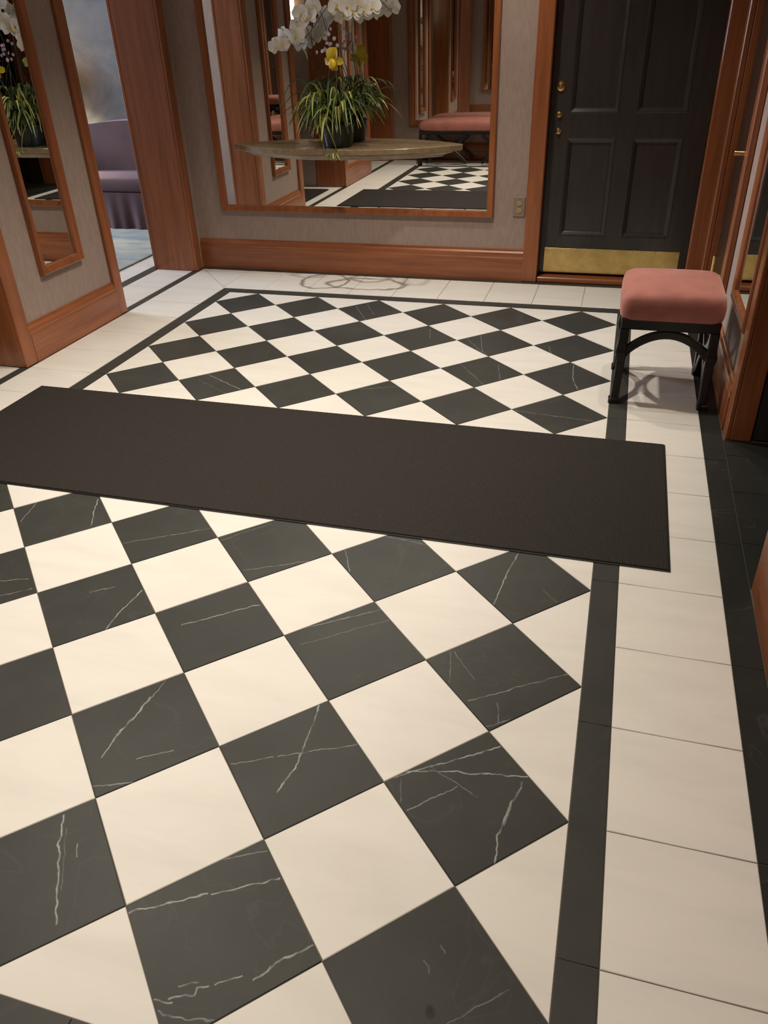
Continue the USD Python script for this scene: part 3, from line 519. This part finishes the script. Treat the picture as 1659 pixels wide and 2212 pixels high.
pl = thing('orchid_planter', 'black pot of white orchids and arching grassy leaves', 'potted plant', (-1.895, 3.485, 0.8604))
PK = 0.90
potp = [(0.0, 0.0), (0.098, 0.0), (0.104, 0.006), (0.112, 0.05), (0.119, 0.10), (0.122, 0.122), (0.126, 0.126), (0.126, 0.134), (0.120, 0.136), (0.114, 0.130), (0.110, 0.112), (0.0, 0.112)]
potp = [(a*PK, b) for a, b in potp]
pot = obj('pot', lathe(potp, 40), POT, pl, smooth=30)
obj('soil', lathe([(0, 0.100), (0.097, 0.100), (0.0985, 0.112), (0.085, 0.120), (0.05, 0.126), (0.0, 0.128)], 24), SOIL, pot)
def blade(p, width, fold=0.3, twist=0.0):
    p = np.asarray(p, float); k = len(p); t = np.gradient(p, axis=0); t /= np.linalg.norm(t, axis=1, keepdims=True)
    side = np.cross(t, (0, 0, 1.0)); side /= np.maximum(np.linalg.norm(side, axis=1, keepdims=True), 1e-6); up = np.cross(side, t)
    w = width*np.clip(np.sin(np.linspace(0.35, math.pi*0.985, k))**0.7, 0.03, 1)
    a = np.linspace(0, twist, k)[:, None]; s2 = side*np.cos(a) + up*np.sin(a); u2 = up*np.cos(a) - side*np.sin(a)
    V = np.vstack([p - s2*w[:, None]/2 + u2*w[:, None]*fold, p, p + s2*w[:, None]/2 + u2*w[:, None]*fold, p - u2*0.0009]); F = []
    for i in range(k-1):
        for A, B in ((0, 1), (1, 2), (2, 3), (3, 0)): F += [(A*k+i, B*k+i, B*k+i+1), (A*k+i, B*k+i+1, A*k+i+1)]
    return tm(V, F)
LIM = 0.128                                                          # the glass is this far behind the pot's axis
for n in range(112):
    az = RNG.uniform(0, 2*math.pi); L = RNG.uniform(0.24, 0.44); rise = RNG.uniform(0.12, 0.34)
    hang = n < 34
    if hang: az = RNG.uniform(math.pi*1.0, math.pi*2.0); L = RNG.uniform(0.22, 0.36); rise = RNG.uniform(0.08, 0.20)
    reach = L*RNG.uniform(0.6, 0.85)
    if math.sin(az) > 0: reach = min(reach, (LIM-0.03)/max(math.sin(az), 0.05))
    if math.sin(az) < 0: reach = min(reach, 0.26/max(-math.sin(az), 0.05))
    r0 = RNG.uniform(0.01, 0.06); tt = np.linspace(0, 1, 10); drop = RNG.uniform(0.5, 1.35)*rise if not hang else rise + RNG.uniform(0.02, 0.12)
    r = r0 + reach*tt; z = 0.118 + rise*np.sin(np.clip(tt*1.9, 0, math.pi)) - drop*np.clip(tt-0.45, 0, 1)**1.4*1.6
    a = az + RNG.uniform(-0.4, 0.4)*tt
    p = np.c_[r*np.cos(a), np.minimum(r*np.sin(a), LIM), np.maximum(z, 0.012 + 0.115*(r < 0.119))]
    obj('leaf', blade(p, RNG.uniform(0.016, 0.027), 0.22, RNG.uniform(-0.5, 0.5)), LEAVES[RNG.choice(3, p=[0.55, 0.33, 0.12]) if n < 50 else RNG.choice(3, p=[0.28, 0.42, 0.30])], pl, smooth=True)
# (two long leaves)
for x0, x1, yf, ze in ((-0.03, 0.02, -0.163, -0.02), (-0.10, -0.06, -0.158, 0.01)):      # tendrils over the shelf edge
    obj('leaf', blade(spline([(x0*0.3, -0.06, 0.12), (x0, -0.13, 0.15), (x1, yf, 0.06), (x1+0.01, yf-0.006, ze-0.05)], 10), 0.015, 0.2), LEAVES[0], pl, smooth=True)
for k in range(5):
    obj('leaf', blade(spline([(0.02+0.012*k-0.03, -0.166, -0.02), (0.03+0.022*k-0.05, -0.185, -0.035-0.004*k), (0.03+0.034*k-0.08, -0.19, -0.055-0.008*(k % 3))], 6), 0.016, 0.2), LEAVES[k % 2], pl, smooth=True)

def petal(L, W, cup=0.25, n=7, m=5, tip=0.6):
    V = []
    for i in range(n):
        t = i/(n-1); w = W/2*math.sqrt(max(0.0, 1-abs((t-0.54)/0.56)**2.2)) + 0.0008
        for j in range(m):
            s = j/(m-1)*2-1; V.append((s*w, t*L, -cup*L*(t-0.35)**2 + cup*0.5*w*(s*s)))
    F = []
    for i in range(n-1):
        for j in range(m-1):
            a = i*m+j; F += [(a, a+1, a+m+1), (a, a+m+1, a+m)]
    return tm(V, F)
def moth_orchid(size):
    """White moth orchid: two broad petals, three sepals and a small lip; faces +z, top along +y."""
    parts = []
    for ang, L, W, z in ((0, 0.48, 0.40, 0), (125, 0.46, 0.36, 0), (-125, 0.46, 0.36, 0), (72, 0.52, 0.62, 0.02), (-72, 0.52, 0.62, 0.02)):
        q = petal(L*size, W*size); q.apply_translation((0, 0.03*size, z*size)); q.apply_transform(trimesh.transformations.rotation_matrix(math.radians(ang), (0, 0, 1))); parts.append(q)
    return cat_(parts)
def face(m, fwd, roll=0.0):
    f = np.array(fwd, float); f /= np.linalg.norm(f); r = np.cross((0, 0, 1.0), f); r /= np.linalg.norm(r); u = np.cross(f, r)
    T = np.eye(4); T[:3, 0], T[:3, 1], T[:3, 2] = r, u, f
    m = m.copy(); m.apply_transform(trimesh.transformations.rotation_matrix(roll, (0, 0, 1))); m.apply_transform(T); return m
def flower(parent, at, size, fwd, roll):
    f_ = obj('flower', shift(face(moth_orchid(size), fwd, roll), at), PETAL, parent, smooth=True)
    f = np.array(fwd, float)/np.linalg.norm(fwd)
    return f_
def lip(parent, at, size, fwd):
    f = np.array(fwd, float)/np.linalg.norm(fwd)
    m = trimesh.creation.icosphere(2, 0.5); m.apply_scale((0.13*size, 0.2*size, 0.16*size)); 
    return shift(face(m, fwd), np.array(at) + f*0.06*size - np.array([0, 0, 0.04*size]))
# sprays; coordinates from the pot's base: x along the mirror, -y into the hall
SPRAYS = [([(0.0, 0.02, 0.11), (-0.04, 0.02, 0.45), (-0.06, 0.01, 0.72), (-0.10, -0.02, 0.79), (-0.17, -0.04, 0.745), (-0.25, -0.05, 0.66), (-0.32, -0.05, 0.60), (-0.36, -0.05, 0.565)],
           [(-0.085, -0.075, 0.775), (-0.115, -0.07, 0.725), (-0.165, -0.075, 0.735), (-0.195, -0.07, 0.675), (-0.205, -0.08, 0.625), (-0.285, -0.075, 0.628), (-0.255, -0.07, 0.605), (-0.345, -0.07, 0.575), (-0.305, -0.08, 0.585), (-0.02, -0.06, 0.85), (-0.06, -0.06, 0.88)]),
          ([(0.03, 0.01, 0.11), (0.05, 0.02, 0.45), (0.06, 0.01, 0.76), (0.10, -0.03, 0.84), (0.17, -0.05, 0.83), (0.25, -0.06, 0.77), (0.29, -0.06, 0.735)],
           [(0.06, -0.07, 0.765), (0.095, -0.065, 0.725), (0.135, -0.075, 0.77), (0.165, -0.07, 0.735), (0.20, -0.075, 0.775), (0.235, -0.07, 0.745), (0.12, -0.06, 0.835), (0.19, -0.06, 0.845), (0.05, -0.055, 0.83), (0.285, -0.07, 0.755)])]
for path, flowers in SPRAYS:
    sp = obj('orchid_spray', tube(spline(path, 40), np.linspace(0.0035, 0.0018, 40), 6), STEM, pl, smooth=60)
    lips = []
    for q in flowers:
        fwd = (RNG.uniform(-0.5, 0.35), -1, RNG.uniform(-0.35, 0.1)); sz = RNG.uniform(0.092, 0.112)
        flower(sp, q, sz, fwd, RNG.uniform(-0.3, 0.3)); obj('flower_lip', lip(sp, q, sz, fwd), YELLOW2, sp, smooth=True)
# the yellow slipper orchid, its bud and a leaf of the same colour
ys = obj('slipper_stem', tube(spline([(0.0, -0.03, 0.11), (0.015, -0.06, 0.26), (0.045, -0.09, 0.40), (0.04, -0.115, 0.485)], 16), 0.003, 6), STEM, pl, smooth=60)
def turned(m, ang): m = m.copy(); m.apply_transform(trimesh.transformations.rotation_matrix(math.radians(ang), (0, 0, 1))); return m
sl = cat_([turned(petal(0.066, 0.076, 0.7), 0), turned(petal(0.062, 0.044, 0.5), 98), turned(petal(0.062, 0.044, 0.5), -98), turned(petal(0.058, 0.060, 0.5), 180)])
yf_ = obj('slipper_flower', shift(face(sl, (-0.1, -1, -0.1)), (0.040, -0.125, 0.495)), YELLOW, ys, smooth=True)
pouch = trimesh.creation.icosphere(2, 1.0); pouch.apply_scale((0.024, 0.022, 0.030)); obj('flower_pouch', shift(pouch, (0.039, -0.143, 0.475)), YELLOW2, ys, smooth=True)
obj('flower_bud', blade(spline([(-0.03, -0.06, 0.30), (-0.045, -0.075, 0.325), (-0.06, -0.09, 0.327)], 6), 0.022, 0.4), YELLOW2, pl, smooth=True)
obj('yellow_leaf', blade(spline([(-0.155, -0.05, 0.50), (-0.165, -0.055, 0.535), (-0.185, -0.06, 0.56)], 6), 0.045, 0.2), LEAVES[0], pl, smooth=True)
for k in range(9):
    a = RNG.uniform(0, 2*math.pi); q = [(0.04*math.cos(a), 0.02*math.sin(a), 0.11)]
    for s in range(4): q.append((q[-1][0]+RNG.uniform(-0.07, 0.07), np.clip(q[-1][1]+RNG.uniform(-0.04, 0.03), -0.12, 0.1), q[-1][2]+RNG.uniform(0.10, 0.16)))
    obj('twig', tube(spline(q, 20), np.linspace(0.0035, 0.0014, 20), 5), TWIG, pl, smooth=60)
for q in ([(-0.02, -0.05, 0.14), (-0.10, -0.08, 0.24), (-0.20, -0.09, 0.33)], [(-0.03, -0.06, 0.13), (-0.10, -0.15, 0.13), (-0.16, -0.17, 0.16), (-0.20, -0.15, 0.21)]):
    obj('twig', tube(spline(q, 16), 0.003, 5), TWIG, pl, smooth=60)
for k in range(16):
    at = (RNG.uniform(-0.12, 0.05), RNG.uniform(-0.1, 0.02), RNG.uniform(0.53, 0.67))
    m_ = cat_([turned(petal(0.011, 0.009, 0.3, 4, 3), 72*i) for i in range(5)])
    obj('small_blossom', shift(face(m_, (RNG.uniform(-0.4, 0.4), -1, RNG.uniform(-0.3, 0.3))), at), LILAC, pl, smooth=True)

# ------------------------------------------------------------------ stool and bench
def stool(name, label, w, d, loc, rotz=0.0):
    t = thing(name, label, 'stool' if w < 0.6 else 'bench', loc, rotz)
    hx, hy = w/2, d/2
    obj('cushion', cushion(w+0.016, d+0.014, 0.396, 0.112, 0.024, e=0.15, n=64), VELVET, t, smooth=True)
    for s in (-1, 1): obj('apron', bx(-hx+0.006, hx-0.006, s*(hy-0.018)-0.012, s*(hy-0.018)+0.012, 0.352, 0.400, 0.004), EBONY, t)
    for s in (-1, 1): obj('apron', bx(s*(hx-0.018)-0.012, s*(hx-0.018)+0.012, -hy+0.03, hy-0.03, 0.352, 0.400, 0.004), EBONY, t)
    for sx in (-1, 1):
        for sy in (-1, 1):
            zs = [0.0, 0.02, 0.024, 0.09, 0.16, 0.205, 0.225, 0.245, 0.262, 0.29, 0.353]; ws = [0.050, 0.050, 0.038, 0.036, 0.037, 0.040, 0.047, 0.049, 0.044, 0.040, 0.040]
            ox = [0.006, 0.006, 0.004, 0.002, 0, 0, 0.002, 0.003, 0.002, 0, 0]
            V = []; F = []
            for z, q, o in zip(zs, ws, ox):
                cx, cy = sx*(hx-0.024+o), sy*(hy-0.024+o); h = q/2; c = h*0.22
                V += [(cx+a, cy+b, z) for a, b in ((-h+c, -h), (h-c, -h), (h, -h+c), (h, h-c), (h-c, h), (-h+c, h), (-h, h-c), (-h, -h+c))]
            for i in range(len(zs)-1):
                for j in range(8):
                    q = (j+1) % 8; F += [(i*8+j, i*8+q, i*8+8+q), (i*8+j, i*8+8+q, i*8+8+j)]
            for j in range(1, 7): F += [(0, j+1, j), (len(zs)*8-8, len(zs)*8-8+j, len(zs)*8-8+j+1)]
            obj('leg', tm(V, F), EBONY, t)
    if w < 0.6:
        for s in (-1, 1):                                                  # arched brace under the apron
            x = np.linspace(-hx+0.035, hx-0.035, 21); z = 0.235 + 0.098*np.cos(x/(hx-0.035)*math.pi/2)**0.75
            obj('arched_brace', bar_path(np.c_[x, np.full(21, s*(hy-0.024)), z], 0.026, 0.036, (0, 1, 0)), EBONY, t)
        for s in (-1, 1):                                                  # crossed curves at the sides
            y = np.linspace(-hy+0.035, hy-0.035, 21); z = 0.035 + 0.155*np.cos(y/(hy-0.035)*math.pi/2)
            obj('side_curve', bar_path(np.c_[np.full(21, s*(hx-0.024)), y, z], 0.024, 0.032, (1, 0, 0)), EBONY, t)
            obj('side_curve', bar_path(np.c_[np.full(21, s*(hx-0.024)), y, 0.385-z+0.02], 0.024, 0.032, (1, 0, 0)), EBONY, t)
    else:
        for s in (-1, 1):
            for c in (-hx*0.5, hx*0.5):
                x = np.linspace(-0.26, 0.26, 21); z = 0.03 + 0.16*np.cos(x/0.26*math.pi/2)
                obj('side_curve', bar_path(np.c_[x+c, np.full(21, s*(hy-0.024)), z], 0.028, 0.036, (0, 1, 0)), EBONY, t)
                obj('side_curve', bar_path(np.c_[x+c, np.full(21, s*(hy-0.024)), 0.385-z], 0.028, 0.036, (0, 1, 0)), EBONY, t)
    return t
stool('upholstered_stool', 'rose velvet stool with black arched legs by the black door', 0.425, 0.46, (0.212, 1.905, 0.0))
stool('upholstered_bench', 'long rose velvet bench, seen only in the wide mirror', 1.42, 0.46, (-1.91, -1.60, 0.0))

# ------------------------------------------------------------------ mats
def floor_mat(label, x0, x1, y0, y1):
    t = thing('floor_mat', label, 'mat', ((x0+x1)/2, (y0+y1)/2, 0.0))
    w, d = (x1-x0)/2, (y1-y0)/2
    obj('rubber_border', bx(-w, w, -d, d, 0.0004, 0.005, 0.002), DARK, t)
    obj('ribbed_pile', bx(-w+0.006, w-0.006, -d+0.006, d-0.006, 0.005, 0.010, 0.002), MAT, t)
floor_mat('black ribbed runner mat lying across the chequered floor', -2.820, 0.240, 0.368, 1.281)
floor_mat('black mat in the entrance recess, seen only in the wide mirror', -4.6, -3.21, 0.40, 1.28)

# ------------------------------------------------------------------ the sitting room beyond the opening
top('carpet', bx(-7.65, -3.682, 1.78, 5.66, 0.0, 0.010, 0.004), RUG, 'pale blue grey carpet in front of the plum sofa', 'carpet')
so = thing('sofa', 'plum velvet sofa with a pleated skirt against the blue wall', 'sofa', (-4.53, 5.06, 0.010))
SWD = 1.02
def grid_sheet(fn, nu, nv):
    u, v = np.meshgrid(np.linspace(0, 1, nu), np.linspace(0, 1, nv), indexing='ij'); V = np.stack(fn(u, v), -1).reshape(-1, 3); F = []
    for i in range(nu-1):
        for j in range(nv-1):
            a = i*nv+j; F += [(a, a+nv, a+nv+1), (a, a+nv+1, a+1)]
    return tm(V, F)
pleat = lambda u, v: (-SWD+2*SWD*u, -0.375 + (0.010*np.sin(u*46) + 0.008*np.sin(u*97+1))*(1-v), 0.315*v)
sk = grid_sheet(pleat, 160, 6); sk.fix_normals()
obj('skirt', cat_([sk, box(-SWD+0.01, SWD-0.01, -0.355, 0.40, 0.03, 0.32)]), SOFA, so, smooth=30)
obj('seat_cushion', shift(cushion(1.72, 0.52, 0, 0.105, 0.012, e=0.14, n=64), (0, -0.125, 0.322)), SOFA, so, smooth=True)
bk = [(-SWD, 0)] + [(x, 0.40 + 0.125*max(0, math.cos(x/SWD*math.pi/2))) for x in np.linspace(-SWD, SWD, 40)] + [(SWD, 0)]
bm = trimesh.creation.extrude_polygon(Polygon(bk), 0.20, engine='earcut'); v = bm.vertices.copy(); bm.vertices = np.c_[v[:, 0], 0.05 + v[:, 2] + 0.12*np.clip(v[:, 1]/0.55, 0, 1.2), v[:, 1]+0.32]; bm.fix_normals()
obj('backrest', bm, SOFA, so, smooth=30)
for s in (-1, 1):
    arm = cat_([bx(s*0.95-0.09, s*0.95+0.09, -0.36, 0.38, 0.02, 0.56, 0.03), trimesh.creation.cylinder(0.105, 0.74, sections=24, transform=trimesh.transformations.translation_matrix((s*0.96, 0.01, 0.57)) @ trimesh.transformations.rotation_matrix(math.pi/2, (1, 0, 0)))])
    obj('arm', arm, SOFA, so, smooth=40)

fl = thing('floor_lamp', 'brass floor lamp with a cream shade standing beside the plum sofa', 'floor lamp', (-5.80, 5.42, 0.010))
obj('base', lathe([(0, 0), (0.14, 0), (0.14, 0.012), (0.05, 0.03), (0.012, 0.045), (0, 0.045)], 32), BRASS, fl, smooth=30)
obj('pole', trimesh.creation.cylinder(0.011, 1.22, sections=16, transform=trimesh.transformations.translation_matrix((0, 0, 0.65))), BRASS, fl, smooth=40)
obj('shade', lathe([(0.20, 1.08), (0.13, 1.36), (0.127, 1.36), (0.197, 1.08)], 40), mat('cream_lamp_shade', {'d': ('diffuse_bsdf', {'color': (0.7, 0.6, 0.42)}), 't': ('translucent_bsdf', {'color': (0.75, 0.6, 0.38)}), 'p': ('mix_closure', {'fac': 0.5})}, [('d.BSDF', 'p.closure1'), ('t.BSDF', 'p.closure2')], 'p.closure'), fl, smooth=30)
fb = UsdLux.SphereLight.Define(stage, '/World/floor_lamp_glow'); fb.CreateRadiusAttr(0.035); fb.CreateNormalizeAttr(True); fb.CreateIntensityAttr(42.0); fb.CreateColorAttr(Gf.Vec3f(1.0, 0.82, 0.52)); fb.AddTranslateOp().Set(Gf.Vec3d(-5.80, 5.42, 1.20))

# ------------------------------------------------------------------ lamps
def downlight(x, y, watts, cone, where):
    t = thing('recessed_downlight', 'small round recessed ceiling lamp ' + where, 'ceiling lamp', (x, y, H), group='recessed lamps in the hall ceiling')
    obj('trim_ring', lathe([(0.045, -0.001), (0.070, -0.001), (0.070, -0.006), (0.062, -0.010), (0.048, -0.008)], 32), LAMPMETAL, t, smooth=30)
    obj('lens', lathe([(0, -0.002), (0.045, -0.002), (0.045, -0.004), (0, -0.004)], 24), BULB, t)
    path = numbered('/World/downlight_beam')
    L = UsdLux.SphereLight.Define(stage, path); L.CreateRadiusAttr(0.055 if cone > 40 else 0.035); L.CreateNormalizeAttr(True); L.CreateIntensityAttr(watts); L.CreateColorAttr(Gf.Vec3f(*WARM))
    sh_ = UsdLux.ShapingAPI.Apply(L.GetPrim()); sh_.CreateShapingConeAngleAttr(cone); sh_.CreateShapingConeSoftnessAttr(0.8)
    L.AddTranslateOp().Set(Gf.Vec3d(x, y, H-0.07))
for a in LAMPS: downlight(*a)
sc = thing('wall_sconce', 'cream shaded wall lamp in the entrance recess, seen by reflection', 'wall lamp', (-3.60, 0.20, 1.5))
obj('shade', bx(-0.08, 0.08, 0.02, 0.10, 0.06, 0.62, 0.01), SHADE, sc); obj('backplate', bx(-0.04, 0.04, 0.0, 0.02, 0.15, 0.45), BRASS, sc)
